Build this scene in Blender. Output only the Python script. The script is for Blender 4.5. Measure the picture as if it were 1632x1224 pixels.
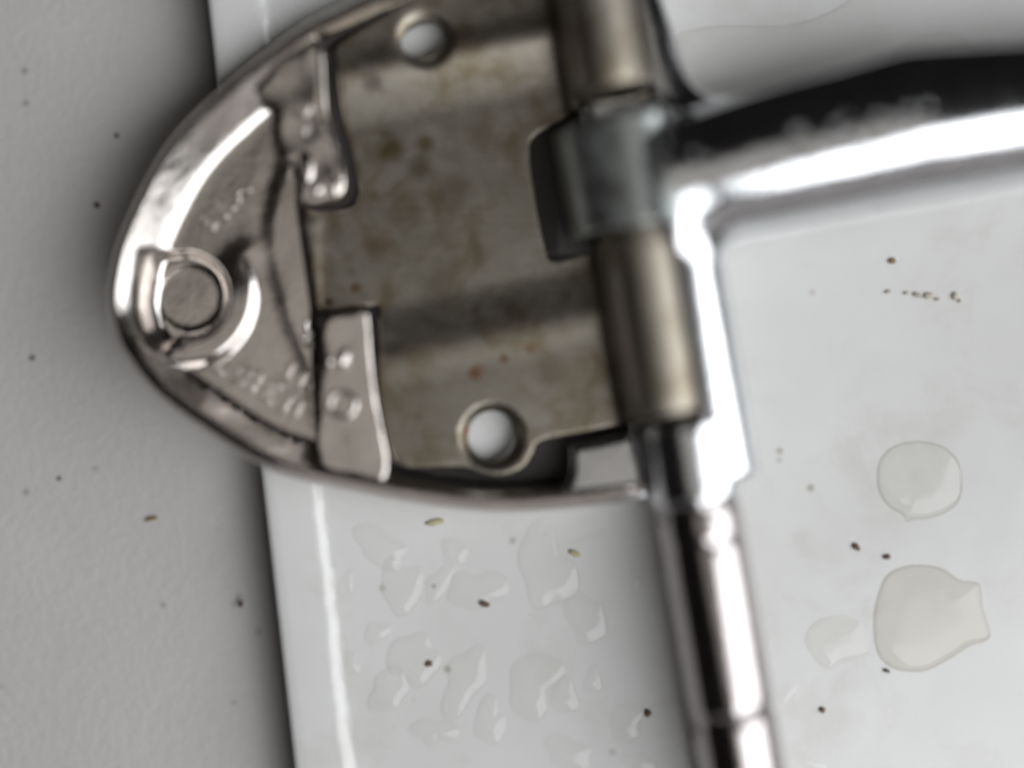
import bpy, bmesh, math, random
import numpy as np
from mathutils import Vector, Matrix
from mathutils.geometry import delaunay_2d_cdt

random.seed(7)
rng = np.random.default_rng(11)
for o in list(bpy.data.objects):
    bpy.data.objects.remove(o)
S = bpy.context.scene
C = S.collection
MM = 0.001
# ------------------------------------------------------------------ camera
H = 250.0                                   # lens height over the white panel, mm
cam = bpy.data.cameras.new('camera')
camo = bpy.data.objects.new('camera', cam)
C.objects.link(camo)
camo.location = (0, 0, H * MM)
cam.sensor_width = 36
cam.lens = 36 * H / 163.2
cam.clip_start, cam.clip_end = 0.01, 20
cam.dof.use_dof = True
cam.dof.focus_distance = (H + 3.5) * MM
cam.dof.aperture_fstop = cam.lens / 43.0
S.camera = camo
# ------------------------------------------------------------------ world + lamps
w = bpy.data.worlds.new('World')
S.world = w
w.use_nodes = True
bg = w.node_tree.nodes['Background']
bg.inputs[0].default_value = (1.0, 0.90, 0.86, 1)
bg.inputs[1].default_value = 0.009


def area(name, loc, target, sx, sy, power, col):
    l = bpy.data.lights.new(name, 'AREA')
    l.shape = 'RECTANGLE'
    l.size, l.size_y = sx, sy
    l.energy = power
    l.color = col
    o = bpy.data.objects.new(name, l)
    C.objects.link(o)
    o.location = loc
    d = Vector(target) - Vector(loc)
    o.rotation_euler = d.to_track_quat('-Z', 'Y').to_euler()
    return o


# the wide window to the right of the things, its daylight cool white
wl = area('window_light', (0.959, -0.293, 1.020), (0, 0, 0.01), 2.15, 0.95, 31.5, (0.96, 0.982, 1.0))
wz = (wl.location - Vector((0, 0, 0.01))).normalized()
wx = Vector((0.69, 0.55, -0.30))
wx = (wx - wz * wx.dot(wz)).normalized()
# added dim fill lamp, low on the near side, greys the arm's underside
area('side_fill_light', (0.25, -1.5, 0.52), (0, 0, 0.01), 2.4, 0.9, 2.4, (1.0, 0.94, 0.93))
wl.rotation_euler = Matrix((wx, wz.cross(wx), wz)).transposed().to_euler()
# pale ceiling light far above, much weaker than the window
area('ceiling_light', (-0.05, -0.05, 1.9), (0, 0, 0), 1.0, 1.0, 1.3, (1.0, 0.95, 0.88))
S.view_settings.view_transform = 'Standard'
S.view_settings.look = 'None'
S.view_settings.gamma = 1
S.view_settings.exposure = 0
S.render.engine = 'CYCLES'
S.cycles.use_denoising = True
S.cycles.sample_clamp_indirect = 0
S.cycles.caustics_refractive = True
S.cycles.caustics_reflective = True


# ------------------------------------------------------------------ plan units
DZ = 5.5                       # the heights below are written from 5.5 mm under the panel
K0 = 0.1                       # mm per photo unit on the panel
ZREF = 9.0
K = 0.1 * (H - ZREF) / H       # mm per unit at the height of the hinge
PX, PY = 816.0, 612.0
BASE = Vector(((700 - PX) * K, (PY - 450) * K, 0)) * MM


def hp(u, v):                  # hinge plan, mm
    return (u - PX) * K, (PY - v) * K


# ------------------------------------------------------------------ materials
def mat(name):
    m = bpy.data.materials.new(name)
    m.use_nodes = True
    nt = m.node_tree
    return m, nt, nt.nodes['Principled BSDF']


def nd(nt, typ, **kw):
    n = nt.nodes.new(typ)
    for k, v in kw.items():
        setattr(n, k, v)
    return n


def noise(nt, scale, detail=4, rough=0.55, vec=None, dist=0.0):
    n = nd(nt, 'ShaderNodeTexNoise')
    n.inputs['Scale'].default_value = scale
    n.inputs['Detail'].default_value = detail
    n.inputs['Roughness'].default_value = rough
    n.inputs['Distortion'].default_value = dist
    if vec is None:
        g = nd(nt, 'ShaderNodeNewGeometry')
        vec = g.outputs['Position']
    nt.links.new(vec, n.inputs['Vector'])
    return n.outputs['Fac']


def ramp(nt, fac, stops):
    r = nd(nt, 'ShaderNodeValToRGB')
    el = r.color_ramp.elements
    while len(el) < len(stops):
        el.new(0.5)
    for e, (p, c) in zip(el, stops):
        e.position = p
        e.color = (*c, 1) if len(c) == 3 else c
    nt.links.new(fac, r.inputs[0])
    return r.outputs[0]


def mixc(nt, fac, a, b, mode='MIX'):
    m = nd(nt, 'ShaderNodeMix', data_type='RGBA', blend_type=mode)
    if isinstance(fac, (int, float)):
        m.inputs[0].default_value = fac
    else:
        nt.links.new(fac, m.inputs[0])
    for i, v in ((6, a), (7, b)):
        if isinstance(v, tuple):
            m.inputs[i].default_value = (*v, 1)
        else:
            nt.links.new(v, m.inputs[i])
    return m.outputs[2]


def bump(nt, b, fac, strength, dist):
    n = nd(nt, 'ShaderNodeBump')
    n.inputs['Strength'].default_value = strength
    n.inputs['Distance'].default_value = dist
    nt.links.new(fac, n.inputs['Height'])
    nt.links.new(n.outputs[0], b.inputs['Normal'])


def specks(nt, scale, r0, r1, thin):
    """sparse round specks: 1 on a speck"""
    g = nd(nt, 'ShaderNodeNewGeometry')
    v = nd(nt, 'ShaderNodeTexVoronoi')
    v.inputs['Scale'].default_value = scale
    nt.links.new(g.outputs['Position'], v.inputs['Vector'])
    f = ramp(nt, v.outputs['Distance'], [(r0, (1, 1, 1)), (r1, (0, 0, 0))])
    sx = nd(nt, 'ShaderNodeSeparateColor')
    nt.links.new(v.outputs['Color'], sx.inputs[0])
    k = ramp(nt, sx.outputs[0], [(thin, (1, 1, 1)), (min(1, thin + 0.02), (0, 0, 0))])
    return mixc(nt, 1.0, f, k, 'MULTIPLY')


def m_white():
    m, nt, b = mat('white_gloss_paint')
    big = noise(nt, 28, 5, 0.6)
    base = ramp(nt, big, [(0.3, (0.61, 0.605, 0.59)), (0.7, (0.68, 0.68, 0.67))])
    st = noise(nt, 48, 7, 0.68, dist=0.4)
    base = mixc(nt, ramp(nt, st, [(0.52, (0, 0, 0)), (0.75, (0.38, 0.38, 0.38))]), base, (0.45, 0.42, 0.36))
    base = mixc(nt, specks(nt, 190, 0.03, 0.17, 0.10), base, (0.40, 0.37, 0.33))
    base = mixc(nt, specks(nt, 75, 0.015, 0.055, 0.16), base, (0.17, 0.12, 0.10))
    nt.links.new(base, b.inputs['Base Color'])
    b.inputs['Roughness'].default_value = 0.16
    b.inputs['IOR'].default_value = 1.45
    bump(nt, b, noise(nt, 70, 3), 0.05, 0.002)
    return m


def m_grey():
    m, nt, b = mat('grey_matt_paint')
    big = noise(nt, 22, 5, 0.6)
    base = ramp(nt, big, [(0.3, (0.45, 0.435, 0.425)), (0.7, (0.50, 0.485, 0.475))])
    base = mixc(nt, specks(nt, 260, 0.04, 0.2, 0.16), base, (0.25, 0.235, 0.22))
    base = mixc(nt, specks(nt, 100, 0.02, 0.075, 0.22), base, (0.10, 0.085, 0.07))
    nt.links.new(base, b.inputs['Base Color'])
    b.inputs['Roughness'].default_value = 0.55
    bump(nt, b, noise(nt, 700, 5, 0.65), 0.3, 0.0007)
    return m


def m_chrome(name='chrome', col=(0.74, 0.73, 0.74), r=0.14, pit=0.06, lump=0.0):
    m, nt, b = mat(name)
    b.inputs['Metallic'].default_value = 1
    n = noise(nt, 160, 6, 0.7)
    c = ramp(nt, n, [(0.35, col), (0.75, tuple(x * 0.82 for x in col))])
    nt.links.new(c, b.inputs['Base Color'])
    rr = ramp(nt, noise(nt, 300, 5, 0.7), [(0.3, (r * 0.7,) * 3), (0.75, (r * 1.7,) * 3)])
    nt.links.new(rr, b.inputs['Roughness'])
    bump(nt, b, noise(nt, 420, 5, 0.65), pit, 0.0006)
    if lump:
        b2 = nd(nt, 'ShaderNodeBump')
        b2.inputs['Strength'].default_value = lump
        b2.inputs['Distance'].default_value = 0.0012
        nt.links.new(noise(nt, 130, 2, 0.4), b2.inputs['Height'])
        first = b.inputs['Normal'].links[0].from_node
        nt.links.new(b2.outputs[0], first.inputs['Normal'])
    return m


STAINS = [(757, 592, 24, (0.15, 0.055, 0.022), 0.85), (803, 572, 17, (0.13, 0.055, 0.025), 0.75), (845, 553, 16, (0.13, 0.06, 0.03), 0.65), (742, 690, 20, (0.17, 0.08, 0.045), 0.8),
          (618, 226, 44, (0.09, 0.065, 0.025), 0.85), (672, 218, 34, (0.10, 0.075, 0.03), 0.75), (665, 258, 40, (0.09, 0.07, 0.035), 0.6), (600, 385, 50, (0.12, 0.075, 0.035), 0.5),
          (517, 479, 16, (0.04, 0.03, 0.02), 0.9), (560, 455, 18, (0.12, 0.07, 0.03), 0.8), (640, 330, 66, (0.11, 0.085, 0.05), 0.5), (720, 300, 56, (0.11, 0.085, 0.06), 0.5), (700, 450, 70, (0.10, 0.08, 0.045), 0.45),
          (590, 120, 36, (0.06, 0.05, 0.045), 0.7), (620, 560, 40, (0.12, 0.10, 0.09), 0.5), (880, 590, 50, (0.10, 0.08, 0.05), 0.4)]


def spot(nt, u, v, r, k):
    g = nd(nt, 'ShaderNodeNewGeometry')
    wob = nd(nt, 'ShaderNodeTexNoise')
    wob.inputs['Scale'].default_value = 420
    nt.links.new(g.outputs['Position'], wob.inputs['Vector'])
    sub = nd(nt, 'ShaderNodeVectorMath', operation='SUBTRACT')
    nt.links.new(g.outputs['Position'], sub.inputs[0])
    x, y = hp(u, v)
    sub.inputs[1].default_value = (x * MM, y * MM, 0)
    fl = nd(nt, 'ShaderNodeVectorMath', operation='MULTIPLY')
    nt.links.new(sub.outputs[0], fl.inputs[0])
    fl.inputs[1].default_value = (1 / (r * K * MM), 1 / (r * K * MM), 0)
    ln = nd(nt, 'ShaderNodeVectorMath', operation='LENGTH')
    nt.links.new(fl.outputs[0], ln.inputs[0])
    ad = nd(nt, 'ShaderNodeMath', operation='MULTIPLY_ADD')
    nt.links.new(wob.outputs['Fac'], ad.inputs[0])
    ad.inputs[1].default_value = 0.7
    nt.links.new(ln.outputs['Value'], ad.inputs[2])
    return ramp(nt, ad.outputs[0], [(0.55, (k, k, k)), (1.25, (0, 0, 0))])


def m_steel(name='tarnished_steel', gain=1.08, dr=0.0):
    m, nt, b = mat(name)
    b.inputs['Metallic'].default_value = 1
    n = noise(nt, 70, 7, 0.7)
    c = ramp(nt, n, [(q, tuple(gain * x for x in cc)) for q, cc in ((0.30, (0.190, 0.169, 0.138)), (0.55, (0.229, 0.209, 0.177)), (0.75, (0.268, 0.254, 0.229)))])
    blot = noise(nt, 130, 6, 0.65, dist=0.5)
    c = mixc(nt, ramp(nt, blot, [(0.48, (0, 0, 0)), (0.66, (0.7, 0.7, 0.7))]), c, (0.125 * gain, 0.094 * gain, 0.052 * gain))
    for (u, v, r, col, k) in STAINS:
        c = mixc(nt, spot(nt, u, v, r, k), c, col)
    nt.links.new(c, b.inputs['Base Color'])
    nt.links.new(ramp(nt, noise(nt, 240, 6, 0.7), [(0.3, (0.34 + dr,) * 3), (0.75, (0.50 + dr,) * 3)]), b.inputs['Roughness'])
    g = nd(nt, 'ShaderNodeNewGeometry')
    mp = nd(nt, 'ShaderNodeMapping')
    mp.inputs['Rotation'].default_value = (0, 0, math.radians(14))
    mp.inputs['Scale'].default_value = (90, 1900, 90)
    nt.links.new(g.outputs['Position'], mp.inputs[0])
    scr = noise(nt, 1.0, 3, 0.5, vec=mp.outputs[0])
    fine = noise(nt, 700, 5, 0.6)
    ad = nd(nt, 'ShaderNodeMath', operation='ADD')
    nt.links.new(scr, ad.inputs[0])
    nt.links.new(fine, ad.inputs[1])
    bump(nt, b, ad.outputs[0], 0.05, 0.0005)
    return m


def m_plain(name, col, rough=0.6, metal=0.0):
    m, nt, b = mat(name)
    n = noise(nt, 500, 4)
    nt.links.new(ramp(nt, n, [(0.3, tuple(c * 0.8 for c in col)), (0.7, col)]), b.inputs['Base Color'])
    b.inputs['Roughness'].default_value = rough
    b.inputs['Metallic'].default_value = metal
    return m


def m_water(name='water', tint=(1.0, 1.0, 1.0)):
    m, nt, b = mat(name)
    b.inputs['Base Color'].default_value = (*tint, 1)
    b.inputs['Transmission Weight'].default_value = 1
    b.inputs['IOR'].default_value = 1.33
    b.inputs['Roughness'].default_value = 0.02
    return m


def m_film(name='water_film', tint=(1.0, 1.0, 0.995)):
    m = bpy.data.materials.new(name)
    m.use_nodes = True
    nt = m.node_tree
    nt.nodes.clear()
    out = nd(nt, 'ShaderNodeOutputMaterial')
    mx = nd(nt, 'ShaderNodeMixShader')
    lw = nd(nt, 'ShaderNodeLayerWeight')
    lw.inputs[0].default_value = 0.5
    pw = nd(nt, 'ShaderNodeMath', operation='POWER')
    nt.links.new(lw.outputs['Facing'], pw.inputs[0])
    pw.inputs[1].default_value = 5
    fr = nd(nt, 'ShaderNodeMath', operation='MULTIPLY_ADD')
    nt.links.new(pw.outputs[0], fr.inputs[0])
    fr.inputs[1].default_value = 0.98
    fr.inputs[2].default_value = 0.022
    tr = nd(nt, 'ShaderNodeBsdfTransparent')
    tr.inputs[0].default_value = (*tint, 1)
    gl = nd(nt, 'ShaderNodeBsdfGlossy')
    gl.inputs['Roughness'].default_value = 0.03
    nt.links.new(fr.outputs[0], mx.inputs[0])
    nt.links.new(tr.outputs[0], mx.inputs[1])
    nt.links.new(gl.outputs[0], mx.inputs[2])
    nt.links.new(mx.outputs[0], out.inputs[0])
    return m


FILM = m_film()
FILM_EDGE = m_film('water_film_edge', (0.965, 0.96, 0.95))
MURKY = m_film('murky_water_film', (0.945, 0.928, 0.90))
DROP_EDGE = m_film('drying_edge', (0.85, 0.83, 0.80))
DROP = m_film('drop_film', (0.982, 0.978, 0.965))
WHITE, GREY = m_white(), m_grey()
CHROME = m_chrome("chrome", (0.70, 0.71, 0.73), 0.13, 0.10)
CAST = m_chrome('plated_casting', (0.66, 0.615, 0.58), 0.15, 0.10, lump=0.10)
PINM = m_chrome('worn_chrome_pin', (0.46, 0.425, 0.42), 0.13, 0.08)
STEEL = m_steel()
WATER = m_water()
TAN_WATER = m_water('murky_water', (0.975, 0.955, 0.925))
CRUMB = m_plain('dark_crumb', (0.14, 0.09, 0.065), 0.8)
CRUMB_G = m_plain('dry_husk', (0.22, 0.16, 0.06), 0.8)
CRUMB_T = m_plain('tan_dirt', (0.47, 0.42, 0.35), 0.8)
CRUMB_Y = m_plain('yellow_flake', (0.50, 0.46, 0.27), 0.8)

# ------------------------------------------------------------------ helpers
def tp(u, v, z=0):             # panel plan, mm
    k = 0.1 * (H - z) / H
    return (u - PX) * k, (PY - v) * k


def link(name, verts, faces, m, parent=None, smooth=True, sharp=None, base=None):
    me = bpy.data.meshes.new(name)
    V = np.asarray(verts, float) * MM
    b = Vector((0, 0, 0)) if base is None else base
    V = V - np.array(b)
    me.from_pydata([tuple(p) for p in V], [], [tuple(int(i) for i in f) for f in faces])
    me.materials.append(m)
    bm = bmesh.new()
    bm.from_mesh(me)
    bmesh.ops.recalc_face_normals(bm, faces=bm.faces[:])
    bm.to_mesh(me)
    bm.free()
    for p in me.polygons:
        p.use_smooth = smooth
    if sharp:
        me.set_sharp_from_angle(angle=math.radians(sharp))
    o = bpy.data.objects.new(name, me)
    C.objects.link(o)
    if parent is not None:
        o.parent = parent
    elif base is not None:
        o.location = base
    return o


def tag(o, label=None, cat=None, group=None, kind=None):
    for k, v in (('label', label), ('category', cat), ('group', group), ('kind', kind)):
        if v:
            o[k] = v
    return o


def smooth_poly(pts, n=6, closed=True, corner=()):
    """Catmull-Rom through pts; indices in corner stay sharp"""
    P = [np.array(p, float) for p in pts]
    N = len(P)
    out = []
    rngN = N if closed else N - 1
    for i in range(rngN):
        p1, p2 = P[i], P[(i + 1) % N]
        p0 = P[(i - 1) % N] if (closed or i > 0) else 2 * p1 - p2
        p3 = P[(i + 2) % N] if (closed or i + 2 < N) else 2 * p2 - p1
        if i in corner:
            p0 = 2 * p1 - p2
        if (i + 1) % N in corner:
            p3 = 2 * p2 - p1
        for k in range(n):
            t = k / n
            out.append(0.5 * ((2 * p1) + (-p0 + p2) * t + (2 * p0 - 5 * p1 + 4 * p2 - p3) * t * t + (-p0 + 3 * p1 - 3 * p2 + p3) * t ** 3))
    if not closed:
        out.append(P[-1])
    return np.array(out)


def resample(poly, step, closed=True):
    P = np.vstack([poly, poly[:1]]) if closed else poly
    L = np.r_[0, np.cumsum(np.hypot(*np.diff(P, axis=0).T))]
    n = max(3, int(round(L[-1] / step)))
    t = np.linspace(0, L[-1], n + 1)
    if closed:
        t = t[:-1]
    return np.c_[np.interp(t, L, P[:, 0]), np.interp(t, L, P[:, 1])]


def seg_dist(pts, poly, closed=True):
    A = poly
    B = np.roll(poly, -1, axis=0)
    if not closed:
        A, B = poly[:-1], poly[1:]
    best = np.full(len(pts), 1e18)
    for a, b in zip(A, B):
        d = b - a
        t = np.clip(((pts - a) @ d) / max(d @ d, 1e-12), 0, 1)
        q = pts - a - t[:, None] * d
        best = np.minimum(best, (q * q).sum(1))
    return np.sqrt(best)


def inside(pts, poly):
    x, y = pts[:, 0], pts[:, 1]
    r = np.zeros(len(pts), bool)
    j = len(poly) - 1
    for i in range(len(poly)):
        xi, yi = poly[i]
        xj, yj = poly[j]
        if yi != yj:
            c = ((yi > y) != (yj > y)) & (x < (xj - xi) * (y - yi) / (yj - yi) + xi)
            r ^= c
        j = i
    return r


def sst(a, b, x):
    t = np.clip((np.asarray(x, float) - a) / (b - a), 0, 1)
    return t * t * (3 - 2 * t)


def offset_in(poly, d):
    """ring d inside a closed polygon (drops points that come too close)"""
    nx = np.roll(poly, -1, 0) - np.roll(poly, 1, 0)
    nrm = np.c_[-nx[:, 1], nx[:, 0]] / np.maximum(np.hypot(nx[:, 0], nx[:, 1]), 1e-9)[:, None]
    q = poly + nrm * d
    if not inside(q, poly).mean() > 0.5:
        q = poly - nrm * d
    ok = seg_dist(q, poly) > abs(d) * 0.9
    return q[ok]


def sheet(name, outline, holes, step, ztop, zbot, m, parent, edge=(2.0, 5.0), sharp=50, rings=()):
    """closed solid over an outline: ztop / zbot are functions of plan points"""
    loops = [outline] + list(holes)
    V = []
    E = []
    for lp in loops:
        s = len(V)
        V += [tuple(p) for p in lp]
        E += [(s + i, s + (i + 1) % len(lp)) for i in range(len(lp))]
    nb = len(V)
    extra = []
    for d in edge:
        extra.append(offset_in(outline, d))
        for h in holes:
            q = h + (h - h.mean(0)) / np.hypot(*(h - h.mean(0)).T)[:, None] * d
            extra.append(q)
    extra += list(rings)
    u0, v0 = outline.min(0)
    u1, v1 = outline.max(0)
    g = np.stack(np.meshgrid(np.arange(u0, u1, step), np.arange(v0, v1, step), indexing='ij'), -1).reshape(-1, 2)
    g[::2] += 0.13
    ok = inside(g, outline)
    for h in holes:
        ok &= ~inside(g, h)
    g = g[ok]
    lim = max(edge) + step * 0.5 if edge else step * 0.5
    for lp in loops:
        g = g[seg_dist(g, lp) > lim]
    for r in rings:
        g = g[seg_dist(g, np.asarray(r)) > step * 0.45]
    good = [e for e in extra if len(e)]
    P2 = np.vstack([np.array(V)] + good + [g]) if good else np.vstack([np.array(V), g])
    r = delaunay_2d_cdt([Vector(p) for p in P2], E, [], 0, 1e-4)
    vv = np.array([tuple(p) for p in r[0]])
    tris = np.array([f for f in r[2]])
    cen = vv[tris].mean(1)
    ok = inside(cen, outline)
    for h in holes:
        ok &= ~inside(cen, h)
    tris = tris[ok]
    zt, zb = ztop(vv), zbot(vv)
    X, Y = hp(vv[:, 0], vv[:, 1])
    top = np.c_[X, Y, zt - DZ]
    bot = np.c_[X, Y, np.maximum(zb - DZ, 0.12)]
    n = len(vv)
    faces = [tuple(t) for t in tris] + [tuple(t[::-1] + n) for t in tris]
    cnt = {}
    for t in tris:
        for a, b in ((t[0], t[1]), (t[1], t[2]), (t[2], t[0])):
            cnt[(a, b)] = 1
    for (a, b) in cnt:
        if (b, a) not in cnt:
            faces.append((b, a, a + n, b + n))
    return link(name, np.vstack([top, bot]), faces, m, parent, True, sharp, base=BASE)


def surface_nets(f, lo, hi, h):
    ax = [np.arange(lo[i], hi[i] + h, h) for i in range(3)]
    nx, ny, nz = map(len, ax)
    G = np.stack(np.meshgrid(*ax, indexing='ij'), -1)
    F = f(G.reshape(-1, 3)).reshape(nx, ny, nz)
    s = F < 0
    acc = np.zeros((nx - 1, ny - 1, nz - 1, 3))
    cnt = np.zeros((nx - 1, ny - 1, nz - 1))
    offs = [(i, j, k) for i in (0, 1) for j in (0, 1) for k in (0, 1)]
    sl = lambda o: tuple(slice(o[a], (nx, ny, nz)[a] - 1 + o[a]) for a in range(3))
    for a in offs:
        for d in range(3):
            if a[d]:
                continue
            b = tuple(1 if q == d else a[q] for q in range(3))
            fa, fb = F[sl(a)], F[sl(b)]
            cr = (fa < 0) != (fb < 0)
            t = np.where(cr, fa / np.where(cr, fa - fb, 1), 0)
            p = np.array(a, float) + t[..., None] * (np.array(b) - np.array(a))
            acc += np.where(cr[..., None], p, 0)
            cnt += cr
    act = cnt > 0
    idx = -np.ones(act.shape, int)
    idx[act] = np.arange(act.sum())
    ii = np.argwhere(act)
    V = (ii + acc[act] / cnt[act][:, None]) * h + np.array(lo)
    faces = []
    for d in range(3):
        e = [(1, 2), (2, 0), (0, 1)][d]
        a = [slice(None)] * 3
        b = [slice(None)] * 3
        a[d], b[d] = slice(0, -1), slice(1, None)
        cr = s[tuple(a)] != s[tuple(b)]
        for c in np.argwhere(cr):
            if c[e[0]] < 1 or c[e[1]] < 1 or c[e[0]] >= act.shape[e[0]] or c[e[1]] >= act.shape[e[1]]:
                continue
            q = []
            for (p0, p1) in ((-1, -1), (0, -1), (0, 0), (-1, 0)):
                k = c.copy()
                k[e[0]] += p0
                k[e[1]] += p1
                q.append(idx[tuple(k)])
            if s[tuple(c)]:
                faces.append(q)
            else:
                faces.append(q[::-1])
    for _ in range(4):
        f0 = f(V)
        g = np.stack([(f(V + np.eye(3)[i] * 0.02) - f(V - np.eye(3)[i] * 0.02)) / 0.04 for i in range(3)], 1)
        g2 = np.maximum((g * g).sum(1), 0.2)
        V = V - np.clip(f0 / g2, -h * 0.5, h * 0.5)[:, None] * g
    return V, faces


def smin(a, b, k):
    h = np.clip(0.5 + 0.5 * (b - a) / k, 0, 1)
    return b + (a - b) * h - k * h * (1 - h)


def smax(a, b, k):
    return -smin(-a, -b, k)


# ------------------------------------------------------------------ the setting
def panel():
    """white panel with a raised, rounded lip along its left edge and a turned-down flange"""
    # edge line in photo units on the panel plane
    e0, e1 = np.array(tp(330 - 0.111 * 300, -300)), np.array(tp(470 + 0.111 * 300, 1524))
    d = (e1 - e0) / np.hypot(*(e1 - e0))
    n = np.array([-d[1], d[0]])
    if n[0] < 0:
        n = -n
    prof = [(0.9, -16), (0.25, -15.5), (0.1, -6), (0.0, -0.6), (0.05, 0.1), (0.25, 0.6), (0.6, 0.9), (1.1, 1.02), (2.5, 1.05), (5.0, 1.0), (7.3, 0.98),
            (8.0, 0.9), (8.45, 0.7), (8.85, 0.4), (9.2, 0.15), (9.6, 0.03), (10.2, 0.0), (14, 0), (30, 0), (60, 0), (110, 0), (220, 0), (420, 0)]
    ts = np.linspace(-60, 260, 321)
    V, F = [], []
    for t in ts:
        wob = 0.10 * math.sin(t * 0.21) + 0.07 * math.sin(t * 0.57 + 1) + 0.10 * math.sin(t * 1.3 + 2 * math.sin(t * 0.4))
        for (o, z) in prof:
            oo = o + (wob if 6 < o < 10 else 0.0)
            p = e0 + d * t + n * oo
            V.append((p[0], p[1], z))
    m = len(prof)
    for i in range(len(ts) - 1):
        for j in range(m - 1):
            F.append((i * m + j, i * m + j + 1, (i + 1) * m + j + 1, (i + 1) * m + j))
    o = link('white_panel', V, F, WHITE)
    tag(o, 'glossy white painted panel with a low raised lip along its left edge, wet and dirty', kind='structure')
    return e0, d, n


E0, ED, EN = panel()


def grey_side():
    prof = [(-420, -9), (-120, -9), (-60, -9), (-40, -9), (-26, -9.0), (-18, -9.05), (-13, -9.25), (-9, -9.75), (-6.5, -10.5), (-4.5, -11.6), (-3, -13.2), (-2.2, -15),
            (-1.9, -18), (-1.8, -26)]
    ts = np.linspace(-60, 260, 60)
    V, F = [], []
    for t in ts:
        for (o, z) in prof:
            p = E0 + ED * t + EN * o
            V.append((p[0], p[1], z))
    m = len(prof)
    for i in range(len(ts) - 1):
        for j in range(m - 1):
            F.append((i * m + j, i * m + j + 1, (i + 1) * m + j + 1, (i + 1) * m + j))
    o = link('grey_panel', V, F, GREY)
    tag(o, 'matt grey painted panel lying lower to the left of the white one, its edge rolled into the gap', kind='structure')
    # floor of the gap, in an even dark colour
    V = []
    for t in (-60, 260):
        for of in (-2.6, 2):
            p = E0 + ED * t + EN * of
            V.append((p[0], p[1], -20))
    o = link('gap_floor', V, [(0, 1, 3, 2)], m_plain('gap_floor_dark', (0.05, 0.045, 0.04), 0.9))
    tag(o, 'dark floor of the narrow gap between the panels', kind='structure')


grey_side()

# ------------------------------------------------------------------ the hinge
root = bpy.data.objects.new('hinge_bracket', None)
C.objects.link(root)
root.location = BASE
root.empty_display_size = 0.02
tag(root, 'upturned chrome hinge bracket with leaf shaped base, tarnished steel plate, long pin and round arm', 'hinge bracket')


def part(o, kind=None):
    if kind:
        o['kind'] = kind
    return o


# axis of the pin in plan units
def axu(v):
    return 1115 + 0.17 * (v - 830)


leaf_pts = [(940, -150), (860, -142), (760, -100), (680, -62), (600, -28), (540, 0), (481, 18 + 12), (410, 82), (346, 135), (276, 204), (228, 277), (184, 372), (168, 430), (163, 480),
            (172, 525), (190, 566), (242, 631), (334, 698), (413, 745), (487, 770), (579, 789), (672, 806), (764, 817), (856, 817), (948, 809), (1030, 797)]
leaf_open = smooth_poly(leaf_pts, 8, closed=False)
leaf_rim = resample(leaf_open, 5, closed=False)
right_edge = resample(np.array([(1030, 797), (1010, 700), (960, 380), (900, 0), (940, -150)], float), 8, closed=False)
leaf = np.vstack([leaf_rim, right_edge[1:-1]])


def wall_u(v):
    return np.interp(v, [-200, 60, 160, 250, 300, 350, 400, 440, 500, 600, 700, 900], [470, 445, 432, 440, 426, 416, 418, 428, 443, 482, 500, 505])


def cast_top(p):
    d = seg_dist(p, leaf_rim, closed=False)
    u, v = p[:, 0], p[:, 1]
    # rim: rounded outside, crest, sloping inside wall
    floor = 9.95 + 0.0 * u
    rimz = np.interp(d, [0, 2, 5, 10, 17, 24, 30], [11.4, 12.2, 12.75, 13.3, 13.75, 14.05, 14.3])
    inner_w = 74 - 12 * sst(430, 540, v)
    t = np.clip((d - 24) / (inner_w - 24), 0, 1)
    inner = 14.05 - (14.05 - floor) * (t - 0.0) - 0.6 * np.sin(np.pi * t) * 0
    body = np.minimum(rimz, 14.05 - (14.05 - floor) * np.clip((d - 24) / (inner_w - 24), -1, 3))
    body = np.log(np.exp(3.0 * body) + np.exp(3.0 * floor)) / 3.0
    # step down to the strip and the cavity under the plate
    s = u - wall_u(v)
    cav = np.where(u > 500, 3.2, 5.4) + 0 * u
    u2 = np.interp(v, [-200, 326, 400, 488, 900], [452, 468, 479, 491, 503])
    cav = 10.2 - 3.9 * sst(-3, 3, u - u2)
    cav = cav + 0.05 * np.clip(u - 830, 0, 60) * sst(175, 200, v) * (1 - sst(395, 420, v))
    rr = sst(24, 40, d)                     # the rim stays up
    drop = sst(-14, 18, s)
    target = cav + (12.8 - cav) * (1 - sst(30, 46, d))
    body = body * (1 - drop * rr) + target * drop * rr
    # horseshoe collar round the pocket
    cu, cv = 284.0, 468.0
    r = np.hypot(u - cu, v - cv)
    ang = np.arctan2(v - cv, u - cu)
    collar = 10.9
    reach = sst(-2.2, -1.7, ang) * (1 - sst(1.75, 2.2, ang))
    cz = 9.95 + (collar - 9.95) * sst(122, 106, r)
    edge_up = (1 - drop)
    body = np.maximum(body, np.where(edge_up > 0.3, 9.95 + (cz - 9.95) * reach * edge_up * sst(-1.0, 0.1, ang), 0))
    # bright bump where collar, floor and step meet
    body += 0.3 * np.exp(-(((u - 388) / 24) ** 2 + ((v - 400) / 22) ** 2)) * (1 - drop)
    # pocket: circle plus a mouth to the tip
    pd = np.where(u > cu, r - 68, np.abs(v - cv - 4 - 0.12 * (cu - u)) - 71 - 0.1 * (cu - u))
    pocket_floor = 7.2 - 0.2 * sst(57, 45, np.hypot(u - 288, v - 470))
    k = sst(9, -9, pd) * sst(40, 76, d)
    body = body * (1 - k) + pocket_floor * k
    return body


def cast_bot(p):
    d = seg_dist(p, leaf_rim, closed=False)
    return np.interp(d, [0, 3, 10, 25, 60, 120, 200, 330], [8.4, 7.4, 6.4, 5.6, 4.8, 4.4, 4.25, 4.2])


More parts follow.
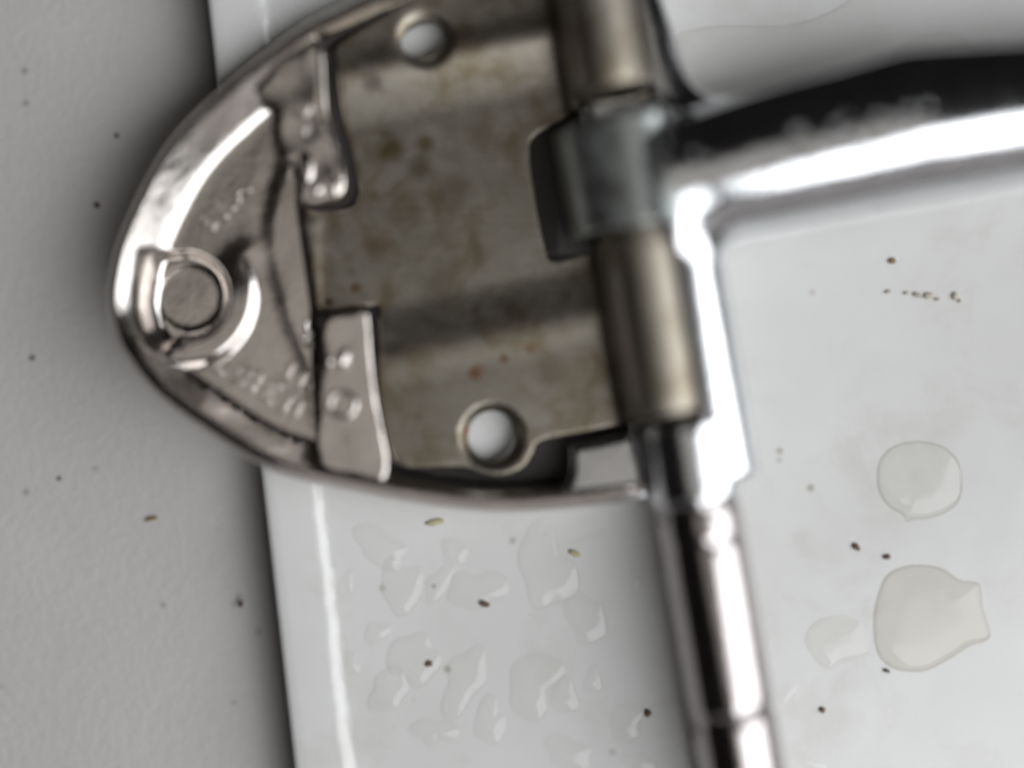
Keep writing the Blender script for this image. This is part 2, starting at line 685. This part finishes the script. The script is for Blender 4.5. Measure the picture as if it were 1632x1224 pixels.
opening = resample(smooth_poly([(600, 130), (640, 6), (760, -36), (800, -40), (805, 100), (795, 380), (850, 600), (850, 690), (838, 730), (790, 746), (735, 738), (680, 700), (650, 600), (620, 400)], 5), 7)
vs_ = np.arange(170, 690, 3.0)
shell = sheet('base_shell', leaf, [opening], 3.2, cast_top, cast_bot, CAST, root, edge=(2.0, 5.0, 9.0, 14.0, 19.0, 22.8, 24.0, 25.2, 30.0, 36.0, 42.0, 48.0), sharp=60,
              rings=[np.c_[wall_u(vs_) + o_, vs_] for o_ in (-3, 0, 4, 8, 11)] + [np.c_[np.interp(vs_, [326, 400, 488], [468, 479, 491]) + o_, vs_] for o_ in (-4, -1, 2, 5)])

# low faces of the recess under the plate: shade painted on in near-black
RECESS_SHADE = m_plain('painted_recess_shade', (0.035, 0.030, 0.028), 0.65)
shell.data.materials.append(RECESS_SHADE)
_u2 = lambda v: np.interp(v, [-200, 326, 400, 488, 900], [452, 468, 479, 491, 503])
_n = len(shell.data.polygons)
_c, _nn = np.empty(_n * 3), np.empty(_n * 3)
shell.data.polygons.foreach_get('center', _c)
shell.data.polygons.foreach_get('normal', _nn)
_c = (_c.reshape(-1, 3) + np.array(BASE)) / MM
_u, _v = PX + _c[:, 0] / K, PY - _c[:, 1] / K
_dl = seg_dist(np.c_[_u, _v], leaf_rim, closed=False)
_shaded = (_u > _u2(_v) - 2) & (_c[:, 2] < np.where(_u > 800, 6.5, 5.3)) & (_nn[2::3] > -0.2) & (_dl > 34)
shell.data.polygons.foreach_set('material_index', _shaded.astype(np.int32))
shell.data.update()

# lettering cast into the floor
FONT_W = {}


def lettering(name, text, u, v, size, rot, z, parent, m=CAST, extr=0.5, spacing=1.0):
    cu = bpy.data.curves.new(name + '_curve', 'FONT')
    cu.body = text
    cu.size = size * MM
    cu.extrude = extr * MM
    cu.bevel_depth = 0.14 * MM
    cu.offset = 0.09 * MM
    cu.space_character = spacing
    cu.align_x, cu.align_y = 'CENTER', 'CENTER'
    to = bpy.data.objects.new(name + '_tmp', cu)
    C.objects.link(to)
    bpy.context.view_layer.update()
    me = bpy.data.meshes.new_from_object(to.evaluated_get(bpy.context.evaluated_depsgraph_get()))
    bpy.data.objects.remove(to)
    me.name = name
    me.materials.clear()
    me.materials.append(m)
    x, y = hp(u, v)
    me.transform(Matrix.Translation(Vector((x, y, z - DZ)) * MM - BASE) @ Matrix.Rotation(math.radians(rot), 4, 'Z'))
    o = bpy.data.objects.new(name, me)
    C.objects.link(o)
    o.parent = parent
    return o


# upside-down part number along the lower edge: 113 857 / 11
for ch, (u, v) in zip('113857', [(470, 651), (451, 643), (425, 621), (396, 604), (376, 596), (346, 572)]):
    lettering('lettering', ch, u, v, 5.2, 180 - 30, 10.08, shell, extr=0.75)
for ch, (u, v) in zip('11', [(475, 606), (455, 590)]):
    lettering('lettering', ch, u, v, 4.6, 180 - 30, 10.08, shell, extr=0.7)
for ch, (u, v) in zip('BRA', [(323, 350), (348, 326), (372, 298)]):
    lettering('lettering', ch, u, v, 4.2, 47, 10.0, shell, extr=0.4)


# lugs that hold the plate: castings proud of the floor
def lug(name, pts, z, zb, bev, m, parent, crown=0.25, n=5, corner=(), tilt=0.0, lumps=0.07):
    out = resample(smooth_poly(pts, n, True, corner), 4)
    zz = lambda p: np.interp(seg_dist(p, out), [0, 1.0, bev * 0.3, bev * 0.6, bev, bev * 3], [z - bev * 0.05, z - bev * 0.032, z - bev * 0.018, z - bev * 0.006, z, z + crown]) + tilt * (p[:, 0] - out[:, 0].mean() + p[:, 1] - out[:, 1].mean()) + lumps * np.sin(p[:, 0] * 0.075 + p[:, 1] * 0.03) * np.sin(p[:, 1] * 0.052 - p[:, 0] * 0.02 + 1.0)
    return sheet(name, out, [], 4, zz, lambda p: np.full(len(p), zb), m, parent, edge=(1.0, 2.2, 4.2, 7.0), sharp=65)


lug_up = lug('retaining_lug', [(432, 84), (470, 58), (500, 55), (513, 82), (516, 138), (521, 186), (536, 236), (547, 284), (540, 309), (512, 318), (478, 320), (467, 300), (465, 262),
                               (444, 250), (434, 205), (426, 165), (404, 140), (412, 112)], 13.0, 4.0, 4, CAST, root, 0.1)
lug_lo = lug('retaining_lug', [(510, 505), (548, 497), (580, 494), (586, 520), (590, 570), (596, 625), (606, 680), (616, 735), (606, 768), (550, 764), (508, 748), (500, 700), (504, 640), (508, 570)],
             13.0, 4.0, 4, CAST, root, 0.1)


def dome(name, u, v, ru, rv, rot, z, hgt, parent, m, seg=20, rg=5):
    V, F = [], []
    z = z - DZ
    x, y = hp(u, v)
    for i in range(rg + 1):
        a = i / rg * math.pi / 2
        for j in range(seg):
            b = 2 * math.pi * j / seg
            px, py = ru * K * math.cos(b) * math.cos(a), rv * K * math.sin(b) * math.cos(a)
            c, s = math.cos(rot), math.sin(rot)
            V.append((x + px * c - py * s, y + px * s + py * c, z + hgt * math.sin(a)))
    for i in range(rg):
        for j in range(seg):
            F.append((i * seg + j, i * seg + (j + 1) % seg, (i + 1) * seg + (j + 1) % seg, (i + 1) * seg + j))
    return link(name, V, F, m, parent, True, None, base=BASE)


def ring(name, u, v, r, tube, z, parent, m, a0=0, a1=360, seg=40):
    V, F = [], []
    z = z - DZ
    x, y = hp(u, v)
    n = 10
    full = a1 - a0 >= 360
    for i in range(seg + (0 if full else 1)):
        a = math.radians(a0 + (a1 - a0) * i / seg)
        for j in range(n):
            b = 2 * math.pi * j / n
            rr = (r + tube * math.cos(b)) * K
            V.append((x + rr * math.cos(a), y + rr * math.sin(a), z + tube * K * math.sin(b)))
    rows = seg if full else seg
    tot = seg + (0 if full else 1)
    for i in range(rows):
        for j in range(n):
            i2 = (i + 1) % tot
            F.append((i * n + j, i * n + (j + 1) % n, i2 * n + (j + 1) % n, i2 * n + j))
    if not full:
        F.append(tuple(range(n)))
        F.append(tuple((tot - 1) * n + j for j in range(n)))
    return link(name, V, F, m, parent, True, None, base=BASE)


# cast marks on the lugs
dome('cast_mark', 505, 301, 9, 14, -0.35, 13.1, 0.9, lug_up, CAST)
dome('cast_mark', 531, 292, 7, 22, 0.2, 13.0, 0.7, lug_up, CAST)
dome('cast_mark', 486, 262, 12, 30, 0.15, 13.0, 0.6, lug_up, CAST)
ring('cast_mark', 497, 212, 13, 3.6, 13.15, lug_up, CAST, 20, 300)
ring('cast_mark', 478, 168, 14, 3.6, 13.15, lug_up, CAST, 200, 420)
dome('cast_mark', 546, 572, 10, 20, -0.2, 13.1, 1.0, lug_lo, CAST)
dome('cast_mark', 524, 576, 7, 8, 0, 13.1, 0.7, lug_lo, CAST)
ring('cast_mark', 545, 645, 20, 4.5, 13.15, lug_lo, CAST)
dome('cast_mark', 527, 632, 6, 7, 0, 13.1, 0.8, lug_lo, CAST)
ring('cast_mark', 489, 541, 9, 4, 10.4, lug_lo, CAST, 60, 300)

# chrome ear of the casting by the pin
lug('hinge_ear', [(908, 712), (960, 702), (1012, 690), (1024, 740), (1036, 794), (980, 803), (930, 808), (884, 806), (886, 790), (905, 768), (911, 740)], 12.8, 3.5, 12, CHROME, root, 0.08,
    corner=(0, 2, 4), tilt=0.006, lumps=0.02)

# steel plate
plate_pts = [(531, 64), (560, 40), (610, 10), (660, -24), (760, -66), (900, -100), (955, -100), (975, 60), (992, 140), (952, 151), (925, 165), (890, 187), (858, 204), (846, 222), (848, 262),
             (859, 330), (872, 394), (882, 407), (920, 402), (960, 383), (1035, 368), (1060, 500), (1085, 652), (1040, 668), (950, 688), (864, 705), (850, 724), (834, 748), (800, 762), (765, 758),
             (730, 748), (660, 750), (636, 746), (622, 728), (609, 670), (601, 610), (601, 540), (597, 484), (550, 489), (507, 494), (497, 488), (485, 400), (474, 328), (500, 330), (552, 325),
             (566, 304), (565, 280), (555, 236), (541, 185), (535, 138), (533, 85)]
plate = resample(smooth_poly(plate_pts, 5, True, corner=(6, 8, 20, 22, 37)), 4)


def circ(u, v, ru, rv, rot, n=48):
    a = -np.linspace(0, 2 * np.pi, n, endpoint=False)
    c, s = math.cos(rot), math.sin(rot)
    return np.c_[u + ru * np.cos(a) * c - rv * np.sin(a) * s, v + ru * np.cos(a) * s + rv * np.sin(a) * c]


hole_lo = circ(784, 697, 39, 42, 0)
hole_up = circ(673, 52, 39, 28, -0.26)


def plate_top(p):
    u, v = p[:, 0], p[:, 1]
    up = v - (152 - 0.20 * (u - 560))
    lo = v - (528 - 0.21 * (u - 600))
    recess = sst(-50, 50, up) * (1 - sst(-46, 46, lo))
    z = 9.8 - 1.15 * recess + 0.2 * np.exp(-((lo - 52) / 26) ** 2)
    z = z + 0.45 * np.exp(-(up / 26 + 1.9) ** 2)
    off = u - axu(v)
    z = z + 2.6 * sst(-118, -62, off) ** 2
    # rolled-down left margin and the dimples about the holes
    z = z + 0.3 * sst(512, 488, u) * sst(330, 350, v) * (1 - sst(470, 490, v))
    for (cu, cv, r0, r1, dp) in ((784, 697, 38, 56, 1.3), (673, 52, 32, 52, 0.6)):
        r = np.hypot(u - cu, v - cv)
        z = z - dp * sst(r1, r0, r)
    d = seg_dist(p, plate)
    z = z - 0.28 * (1 - np.clip(d / 4.0, 0, 1)) ** 2
    return z


rings = [circ(784, 697, r, r * 1.05, 0, 60) for r in (46, 52, 58)] + [circ(673, 52, r, r * .75, -.26, 48) for r in (46, 53)]
cover = sheet('steel_plate', plate, [hole_lo, hole_up], 5.0, plate_top, lambda p: plate_top(p) - 1.1, STEEL, root, edge=(1.5, 4.0), sharp=50, rings=rings)


# barrel knuckles rolled from the plate: thick tubes round the pin
ZA = 15.2 - DZ


def tube(name, v0, v1, r, m, parent, off=0.0, bev=0.5, z=ZA, inner=4.6, dents=(), grooves=(), rows=None, off1=None):
    """solid of revolution round the pin axis with rounded ends"""
    a = np.array([*hp(axu(v0) + off, v0), z])
    b = np.array([*hp(axu(v1) + (off if off1 is None else off1), v1), z])
    L = np.hypot(*(b - a)[:2])
    d = (b - a) / L
    n = np.array([-d[1], d[0], 0])
    up = np.array([0, 0, 1.0])
    prof = [(0, inner), (0, r - bev), (bev * 0.15, r - bev * 0.5), (bev * 0.45, r - bev * 0.15), (bev, r)]
    for g, gd, gw in grooves:
        t = (g - v0) / (v1 - v0) * L
        prof += [(t - gw, r), (t - gw * 0.55, r - gd * 0.6), (t, r - gd), (t + gw * 0.55, r - gd * 0.6), (t + gw, r)]
    for t in np.linspace(bev, L - bev, rows or 8)[1:-1]:
        if all(abs(t - (g - v0) / (v1 - v0) * L) > gw * 1.3 for g, gd, gw in grooves):
            prof.append((t, r))
    prof.sort(key=lambda q: q[0])
    prof = [(0, inner), (0, r - bev)] + [q for q in prof if q[0] > 0] + [(L - bev, r), (L - bev * 0.45, r - bev * 0.15), (L - bev * 0.15, r - bev * 0.5), (L, r - bev), (L, inner)]
    seg = 72
    V, F = [], []
    for (t, rr) in prof:
        for j in range(seg):
            an = 2 * math.pi * j / seg
            q = rr
            for (dv, da, dr, dd) in dents:
                tt = (dv - v0) / (v1 - v0) * L
                da_ = (an - da + math.pi) % (2 * math.pi) - math.pi
                q -= dd * math.exp(-(((t - tt) / dr) ** 2 + (da_ * r / dr) ** 2) ** 2)
            V.append(a + d * t + (n * math.cos(an) + up * math.sin(an)) * q)
    for i in range(len(prof) - 1):
        for j in range(seg):
            F.append((i * seg + j, i * seg + (j + 1) % seg, (i + 1) * seg + (j + 1) % seg, (i + 1) * seg + j))
    F.append(tuple(range(seg)))
    F.append(tuple((len(prof) - 1) * seg + j for j in range(seg)))
    return link(name, V, F, m, parent, True, 50, base=BASE)


BARREL = m_steel('worn_steel_barrel', 1.45, 0.06)
tube('knuckle', -110, 146, 5.9, BARREL, cover, off=-26, off1=-24)
tube('knuckle', 366, 660, 6.15, BARREL, cover, off=-21)

# pin below the sleeve
tube('hinge_pin', 667, 1420, 6.45, PINM, root, inner=0.2, bev=0.5, rows=260,
     grooves=((806, 0.25, 0.9), (862, 0.22, 0.9), (1132, 0.5, 1.0)))

def dark_dot(v, ang, r):
    x, y = hp(axu(v), v)
    o = dome('dark_pin_dot', axu(v) + 6.3 * math.cos(ang) / K, v, r, r * 1.2, 0, ZA + DZ + 6.3 * math.sin(ang) - 0.3, 0.5, root, DOT_BLACK)


DOT_BLACK = m_plain('black_pin_dot', (0.012, 0.01, 0.009), 0.8)  # even black for the small dots on the pin
dark_dot(826, math.radians(150), 8)  # shade of a small pin hole, put into a black dome
dark_dot(826, math.radians(84), 9)  # second hole, its dark inside painted black the same way
dark_dot(1160, math.radians(160), 10)

# chrome arm with its head: one casting, blended by distance fields
AX0 = np.array(hp(axu(-300), -300))
AX1 = np.array(hp(axu(1000), 1000))
AD = (AX1 - AX0) / np.hypot(*(AX1 - AX0))
AN = np.array([-AD[1], AD[0]])
if AN[0] < 0:
    AN = -AN
VT = lambda v: (np.array(hp(axu(v), v)) - AX0) @ AD        # distance along the axis at row v


def cyl(p, off, z, r, v0, v1, rnd=0.6):
    q = p[:, :2] - AX0
    t = q @ AD
    o = q @ AN - off
    rr = np.hypot(o, p[:, 2] - z) - r
    a, b = VT(v0), VT(v1)
    e = np.abs(t - (a + b) / 2) - (b - a) / 2
    return smax(rr, e, rnd)


arm_c = np.array([hp(u, v) for u, v in ((1040, 300), (1130, 281), (1250, 251), (1350, 229), (1440, 207), (1540, 196), (1630, 184), (1760, 163), (1960, 130))])
arm_r = np.array([9.4, 10.6, 11.5, 11.7, 12.3, 11.7, 10.9, 10.6, 10.4])
arm_c[:, 1] -= 0.15
arm_r *= 0.945
arm_z = np.array([13.4, 13.6, 13.9, 14.2, 14.6, 14.9, 15.0, 15.2, 15.2]) - DZ + 0.9


def arm(p):
    d0 = arm_c[-1] - arm_c[0]
    L = np.hypot(*d0)
    d0 = d0 / L
    n0 = np.array([-d0[1], d0[0]])
    ts = (arm_c - arm_c[0]) @ d0
    os_ = (arm_c - arm_c[0]) @ n0
    t = (p[:, :2] - arm_c[0]) @ d0
    o = (p[:, :2] - arm_c[0]) @ n0 - np.interp(t, ts, os_)
    tt = np.linspace(0, L, 60)
    kern = np.interp(tt, ts, arm_r)
    kern = np.convolve(np.pad(kern, 4, mode='edge'), np.ones(9) / 9, 'valid')
    r = np.interp(t, tt, kern)
    z = np.interp(t, ts, arm_z)
    q = np.hypot(np.where(o > 0, o / 1.27, o), (p[:, 2] - z) * 1.02) - r      # flatter towards its upper side
    q = smax(q, o - 0.95 * r, 0.5)
    return np.maximum(q, np.maximum(-t, t - L))


_wq = smooth_poly([(1036, -150), (1052, -30), (1059, 0), (1074, 46), (1088, 98), (1105, 130), (1132, 151), (1168, 160), (1205, 163)], 5, closed=False)
_wq = np.array([hp(u, v) for u, v in _wq]) - AX0
WEB_T, WEB_O = _wq @ AD, _wq @ AN


def head(p):
    skirt = cyl(p, 3.2, 13.0 - DZ, 7.5, 262, 771, 1.2)
    # the flat web above the arm flares out into it
    q = p[:, :2] - AX0
    t, o = q @ AD, q @ AN
    wt = np.interp(t, WEB_T, WEB_O)
    sl = np.interp(t, WEB_T, np.gradient(WEB_O, WEB_T))
    side = (o - wt) / np.sqrt(1 + sl * sl)
    web = smax(smax(side, np.abs(p[:, 2] - 5.0) - 4.2 - 0.02 * (t - VT(0)), 2.4), -6.0 - o, 0.5)
    web = np.maximum(web, np.maximum(VT(-150) - t, t - VT(245)))
    f = smin(smin(arm(p), web, 5.0), skirt, 4.5)
    eye = smin(cyl(p, 0, ZA, 6.5, 186, 361, 0.7), cyl(p, -3.0, ZA - 3.4, 9.3, 188, 359, 1.0), 1.5)
    sleeve = cyl(p, 0, ZA, 6.95, 674, 797, 0.7)
    # room for the plate's two knuckles
    f = smax(f, -cyl(p, -2.4, ZA, 6.6, -200, 152, 0.3), 0.7)
    f = smax(f, -cyl(p, -2.0, ZA, 6.6, 361, 665, 0.3), 0.9)
    f = smax(f, -cyl(p, -9, 8 - DZ, 10.5, -200, 152, 0.3), 0.5)
    f = smax(f, -cyl(p, -9, 8 - DZ, 10.2, 361, 665, 0.3), 0.5)
    f = smin(f, eye, 0.7)
    f = smin(f, sleeve, 0.6)
    f = smax(f, 0.35 - p[:, 2], 0.2)
    return f


lo = np.array([*hp(840, 840), 0.1])
hi = np.array([*hp(1820, -140), 24])
Va, Fa = surface_nets(head, lo, hi, 0.5)
arm_o = link('mirror_arm', Va, Fa, CHROME, root, True, None, base=BASE)
SATIN = m_chrome('satin_casting', (0.50, 0.53, 0.52), 0.34, 0.15)
arm_o.data.materials.append(SATIN)
_n = len(arm_o.data.polygons)
_c = np.empty(_n * 3)
arm_o.data.polygons.foreach_get('center', _c)
_c = (_c.reshape(-1, 3) + np.array(BASE)) / MM
_q = _c[:, :2] - AX0
_t, _o = _q @ AD, _q @ AN
arm_o.data.polygons.foreach_set('material_index', ((_t > VT(180)) & (_t < VT(362)) & (_o < 3.6)).astype(np.int32))

# ------------------------------------------------------------------ water and dirt
bpy.context.view_layer.update()


def puddle(name, pts, hgt, edge, label, group=None, cat='water drop', m=None, n=6, smooth=True, em=None):
    """thin lens of water on the panel with an uneven outline"""
    out = smooth_poly(pts, n) if smooth else np.array(pts, float)
    out = resample(out, max(2.0, np.hypot(*(out.max(0) - out.min(0))) / 45))
    c = out.mean(0)
    fr = [1.0, 0.985, 0.96, 0.92, 0.86, 0.78, 0.68, 0.56, 0.42, 0.26, 0.1]
    F = []
    N = len(out)
    Q = np.vstack([c + (out - c) * f for f in fr] + [c[None]])
    m = m or FILM
    em = em or FILM_EDGE
    R = seg_dist(c[None], out)[0] * K0
    pw = min(9.0, max(2.2, 2.2 * R / edge))
    ff = np.r_[np.repeat(fr, N), 0.0]
    zz = hgt * (1 - ff ** pw) + 0.012
    V = [(*tp(*q), z) for q, z in zip(Q, zz)]
    for i in range(len(fr) - 1):
        for j in range(N):
            F.append((i * N + j, i * N + (j + 1) % N, (i + 1) * N + (j + 1) % N, (i + 1) * N + j))
    for j in range(N):
        F.append(((len(fr) - 1) * N + j, (len(fr) - 1) * N + (j + 1) % N, len(V) - 1))
    b = Vector((*tp(*c), 0)) * MM
    o = link(name, V, F, m, None, True, None, base=b)
    o.data.materials.append(em)
    if sum(p.normal.z for p in o.data.polygons) < 0:
        o.data.flip_normals()
    for p in o.data.polygons:
        if p.index < 2 * N:
            p.material_index = 1
    return tag(o, label, cat, group)


def blob(u, v, ru, rv, rot=0, wob=0.12, n=22, seed=0):
    r = random.Random(seed)
    am = [(k, wob * r.uniform(0.4, 1.0) / (k - 0.6), r.uniform(0, 6.28)) for k in (2, 3, 4, 5)]
    out = []
    for i in range(n):
        a = 2 * math.pi * i / n
        k = 1 + sum(q * math.cos(m * a + ph) for m, q, ph in am)
        x, y = ru * k * math.cos(a), rv * k * math.sin(a)
        out.append((u + x * math.cos(rot) - y * math.sin(rot), v + x * math.sin(rot) + y * math.cos(rot)))
    return out


puddle('water_drop', [(1399, 745), (1410, 722), (1432, 708), (1465, 703), (1500, 710), (1524, 730), (1533, 760), (1530, 795), (1510, 815), (1482, 826), (1456, 828), (1445, 832), (1438, 820), (1415, 806),
                      (1400, 780)], 0.9, 2.7, 'large round clear water drop on white panel right of the pin', m=DROP, em=DROP_EDGE)
puddle('water_drop', [(1405, 930), (1425, 908), (1460, 900), (1500, 905), (1530, 925), (1560, 930), (1566, 965), (1578, 1015), (1545, 1030), (1505, 1055), (1470, 1070), (1425, 1066), (1398, 1040), (1392, 985)],
       0.85, 2.6, 'widest murky tan water drop at the lower right with a pointed outline', m=MURKY, em=DROP_EDGE)
puddle('water_drop', [(1290, 1000), (1310, 985), (1340, 980), (1370, 992), (1385, 1025), (1378, 1045), (1345, 1055), (1320, 1068), (1298, 1050), (1282, 1022)], 0.6, 2.2,
       'small four cornered water drop beside the murky tan drop', m=DROP)
puddle('puddle', [(1075, 62), (1100, 48), (1140, 41), (1200, 41), (1255, 40), (1300, 28), (1345, 5), (1400, -40), (1560, -90), (1760, -60), (1780, 120), (1640, 180), (1450, 235), (1250, 275), (1120, 250),
                  (1090, 160)], 1.0, 3.0, 'wide thin puddle on white panel above the chrome arm', cat='puddle')
puddle('water_drop', [(1418, 96), (1436, 74), (1466, 58), (1504, 52), (1536, 60), (1550, 84), (1520, 112), (1450, 120)], 1.1, 2.0, 'bright curved swelling of water in the puddle, close above the arm')
drops = [(606, 872, 58, 40, 0.3), (640, 935, 44, 60, 0.2), (724, 878, 24, 34, 0.3), (700, 930, 26, 42, 0.6), (760, 940, 60, 45, 0.0), (870, 905, 62, 88, 0.1), (935, 985, 44, 56, 0.2), (600, 1008, 26, 26, 0),
         (660, 1050, 52, 60, 0.4), (620, 1100, 44, 46, 0.1), (740, 1085, 46, 70, 0.3), (850, 1090, 60, 66, 0.5), (900, 1110, 40, 30, 0.9), (780, 1150, 36, 48, 0.2), (945, 1085, 22, 28, 0.4), (690, 1165, 40, 34, 0.1),
         (1000, 1150, 42, 40, 0.3), (1015, 925, 13, 24, 0.5), (905, 1200, 56, 34, 0.2), (1020, 1215, 36, 22, 0.1), (560, 1058, 18, 24, 0.2), (556, 925, 12, 26, 0.1), (1255, 1105, 14, 30, 0.2), (1290, 1215, 30, 16, 0.4)]
DROP_LABELS = [
    'clear drop on the white panel nearest the lip, just under the bracket rim', 'second drop down from the rim on the lip side, standing upright', 'small upright drop under the left yellowish flake',
    'narrow slanting drop just left of the dark red crumb', 'wide flat drop with the dark red crumb on its edge', 'largest tall drop under the rim beside the right yellowish flake',
    'drop touching the lower right of the largest tall drop', 'small squat drop by itself near the lip, halfway down', 'broad drop with the dark crumb on its right side',
    'drop touching the lower left of the broad drop with the crumb', 'long slanting drop to the right of the broad drop with the crumb', 'broadest drop of the lower rows, between the long slanting drop and the pin',
    'small drop joined to the right of the broadest lower drop', 'narrow upright drop under the long slanting drop', 'tiny drop above and right of the broadest lower drop',
    'flat drop low down under the broad drop with the crumb', 'drop left of the grey crumb by the lower pin', 'small sliver of a drop close to the pin under the hinge ear',
    'flat drop cut by the bottom edge of the photo, left of the pin', 'last drop at the bottom edge, right beside the pin', 'tiny drop against the lip, lower of two', 'tiny drop against the lip, upper of two',
    'thin sliver of water right beside the end of the pin', 'flat water drop at the bottom edge right of the pin']
for i, (u, v, a, b, r) in enumerate(drops):
    low = 0.55 + 0.018 * min(a, b) * 0.6
    puddle('water_drop', blob(u, v, a * .74, b * .74, r, 0.36, 22, i), low * 0.5, 1.4, DROP_LABELS[i], 'water drops below the bracket' if u < 1100 else None)
# water drawn into the inside corner of the lip
BEADS = ['bead of water inside the lip, %s' % q for q in ('first under the bracket rim', 'second under the bracket rim', 'third under the bracket rim', 'fourth under the bracket rim', 'fifth under the bracket rim',
                                                          'sixth under the bracket rim', 'longest, last before the bottom edge', 'alone above the bracket at the top edge')]
for i, (v0, v1, wd) in enumerate([(818, 858, 6), (868, 905, 9), (893, 945, 8), (955, 1000, 7), (1008, 1040, 8), (1048, 1090, 9), (1100, 1178, 6), (30, 62, 4)]):
    uu = lambda v: 516 + 0.118 * (v - 800)
    pts = [(uu(v0), v0), (uu(v0) + wd, v0 + 4), (uu((v0 + v1) / 2) + wd * (0.6 if i % 2 else 1.4), (v0 + v1) / 2), (uu(v1) + wd, v1 - 4), (uu(v1), v1), (uu((v0 + v1) / 2) - wd * 0.7, (v0 + v1) / 2)]
    puddle('water_bead', pts, 0.75, 0.6, BEADS[i], 'water beads along the lip', cat='water bead')


def crumb(u, v, a, b, rot, m, label, z=0.0, group=None, cat='crumb', on='white'):
    V, F = [], []
    seg, rg = 10, 5
    r = random.Random(int(u * 7 + v))
    zb = -9.0 if on == 'grey' else 0.0
    x, y = tp(u, v, zb)
    for i in range(rg + 1):
        t = -math.pi / 2 + math.pi * i / rg
        for j in range(seg):
            q = 2 * math.pi * j / seg
            k = 1 + r.uniform(-0.25, 0.25)
            px, py = 0.85 * a * K0 * math.cos(q) * math.cos(t) * k, 0.85 * b * K0 * math.sin(q) * math.cos(t) * k
            c, s = math.cos(rot), math.sin(rot)
            V.append((x + px * c - py * s, y + px * s + py * c, zb + 0.22 + 0.24 * math.sin(t)))
    for i in range(rg):
        for j in range(seg):
            F.append((i * seg + j, i * seg + (j + 1) % seg, (i + 1) * seg + (j + 1) % seg, (i + 1) * seg + j))
    o = link('crumb', V, F, m, None, True, None, base=Vector((x, y, zb)) * MM)
    return tag(o, label, cat, group)


crumb(241, 827, 13, 5, 0.25, CRUMB_G, 'brown seed husk with a pale end lying on the grey panel', on='grey')
crumb(155, 327, 6, 6, 0, CRUMB, 'dark round dirt grain on the grey panel left of the bracket tip', on='grey')
crumb(187, 217, 5, 5, 0, CRUMB, 'dark round dirt grain highest on the grey panel', on='grey')
crumb(384, 962, 6, 6, 0, CRUMB, 'dark dirt grain on the grey panel close to the gap', on='grey')
crumb(95, 763, 4, 4, 0, CRUMB, 'small dirt grain on the grey panel left of the husk', on='grey')
crumb(1364, 871, 9, 6, -0.9, CRUMB, 'brown crumb just above the murky drop, left of two')
crumb(1413, 887, 7, 5, 0.2, CRUMB, 'brown crumb just above the murky drop, right of two')
crumb(772, 962, 10, 6, -0.3, CRUMB, 'dark red crumb among the water drops below the bracket')
crumb(684, 1058, 7, 6, 0.4, CRUMB, 'dark crumb among the water drops nearest the bottom edge')
crumb(1421, 416, 7, 6, 0, CRUMB_G, 'small tan crumb on the white panel below the arm')
crumb(1310, 1131, 6, 6, 0, CRUMB, 'grey crumb on the white panel below the four cornered drop')
crumb(1413, 1069, 7, 4, -0.4, CRUMB, 'crumb at the lower rim of the murky drop')
crumb(1032, 1136, 7, 7, 0, CRUMB, 'grey crumb just left of the lower pin')
crumb(915, 882, 12, 6, -0.4, CRUMB_Y, 'yellowish flake on the white panel below the hinge ear')
crumb(694, 832, 18, 6, 0.15, CRUMB_Y, 'yellowish flake right under the rim of the bracket')
for i, (u, v, a, b, r) in enumerate([(1415, 465, 6, 3, .1), (1444, 467, 5, 3, 0), (1462, 470, 9, 4, -.3), (1479, 471, 10, 6, .2), (1494, 477, 6, 3, 0), (1521, 472, 5, 7, 0), (1529, 480, 4, 3, 0)]):
    crumb(u, v, a, b, r, CRUMB_T, 'crumb in the short row of tan dirt under the chrome arm', group='row of tan dirt')

# droplets beading on the arm
dg = bpy.context.evaluated_depsgraph_get()


def on_arm(u, v):
    x, y = hp(u, v)
    z = 24.0
    for _ in range(90):
        f = head(np.array([[x, y, z]]))[0]
        if f < 0.01:
            break
        z -= max(f * 0.8, 0.01)
    p = np.array([x, y, z])
    g = np.array([head(p[None] + np.eye(3)[i] * .03)[0] - head(p[None] - np.eye(3)[i] * .03)[0] for i in range(3)])
    return p, g / np.linalg.norm(g)


dm = bpy.data.meshes.new('water_droplet')
V, F = [], []
for i in range(6):
    a = i / 5.0 * math.pi / 2
    for j in range(14):
        b = 2 * math.pi * j / 14
        V.append((math.cos(b) * math.cos(a), math.sin(b) * math.cos(a), 0.62 * math.sin(a)))
for i in range(5):
    for j in range(14):
        F.append((i * 14 + j, i * 14 + (j + 1) % 14, (i + 1) * 14 + (j + 1) % 14, (i + 1) * 14 + j))
F.append(tuple(range(14))[::-1])
dm.from_pydata(V, [], F)
dm.materials.append(WATER)
for p in dm.polygons:
    p.use_smooth = True
spots = [(1255, 232, 11), (1098, 261, 7), (1122, 272, 7), (1190, 262, 6), (1214, 258, 6), (1312, 222, 7), (1340, 240, 7), (1372, 210, 7), (1420, 202, 7), (1300, 248, 6), (1150, 282, 6), (1236, 290, 7), (1270, 284, 7),
         (1346, 262, 6), (1395, 215, 6), (1206, 296, 6), (1058, 240, 6), (1060, 205, 6), (1025, 248, 6), (1040, 320, 7), (1010, 200, 5), (1445, 195, 6), (1176, 290, 5), (1325, 205, 5)]
for i, (u, v, r) in enumerate(spots):
    p, nrm = on_arm(u, v)
    o = bpy.data.objects.new('water_droplet', dm)
    C.objects.link(o)
    o.location = Vector(p - nrm * 0.05) * MM
    q = Vector(nrm).to_track_quat('Z', 'Y')
    o.rotation_euler = q.to_euler()
    o.scale = (r * 1.25 * K * MM,) * 3
    tag(o, 'tiny water droplet beading on the chrome arm near the hinge', 'droplet', 'droplets on the chrome arm')
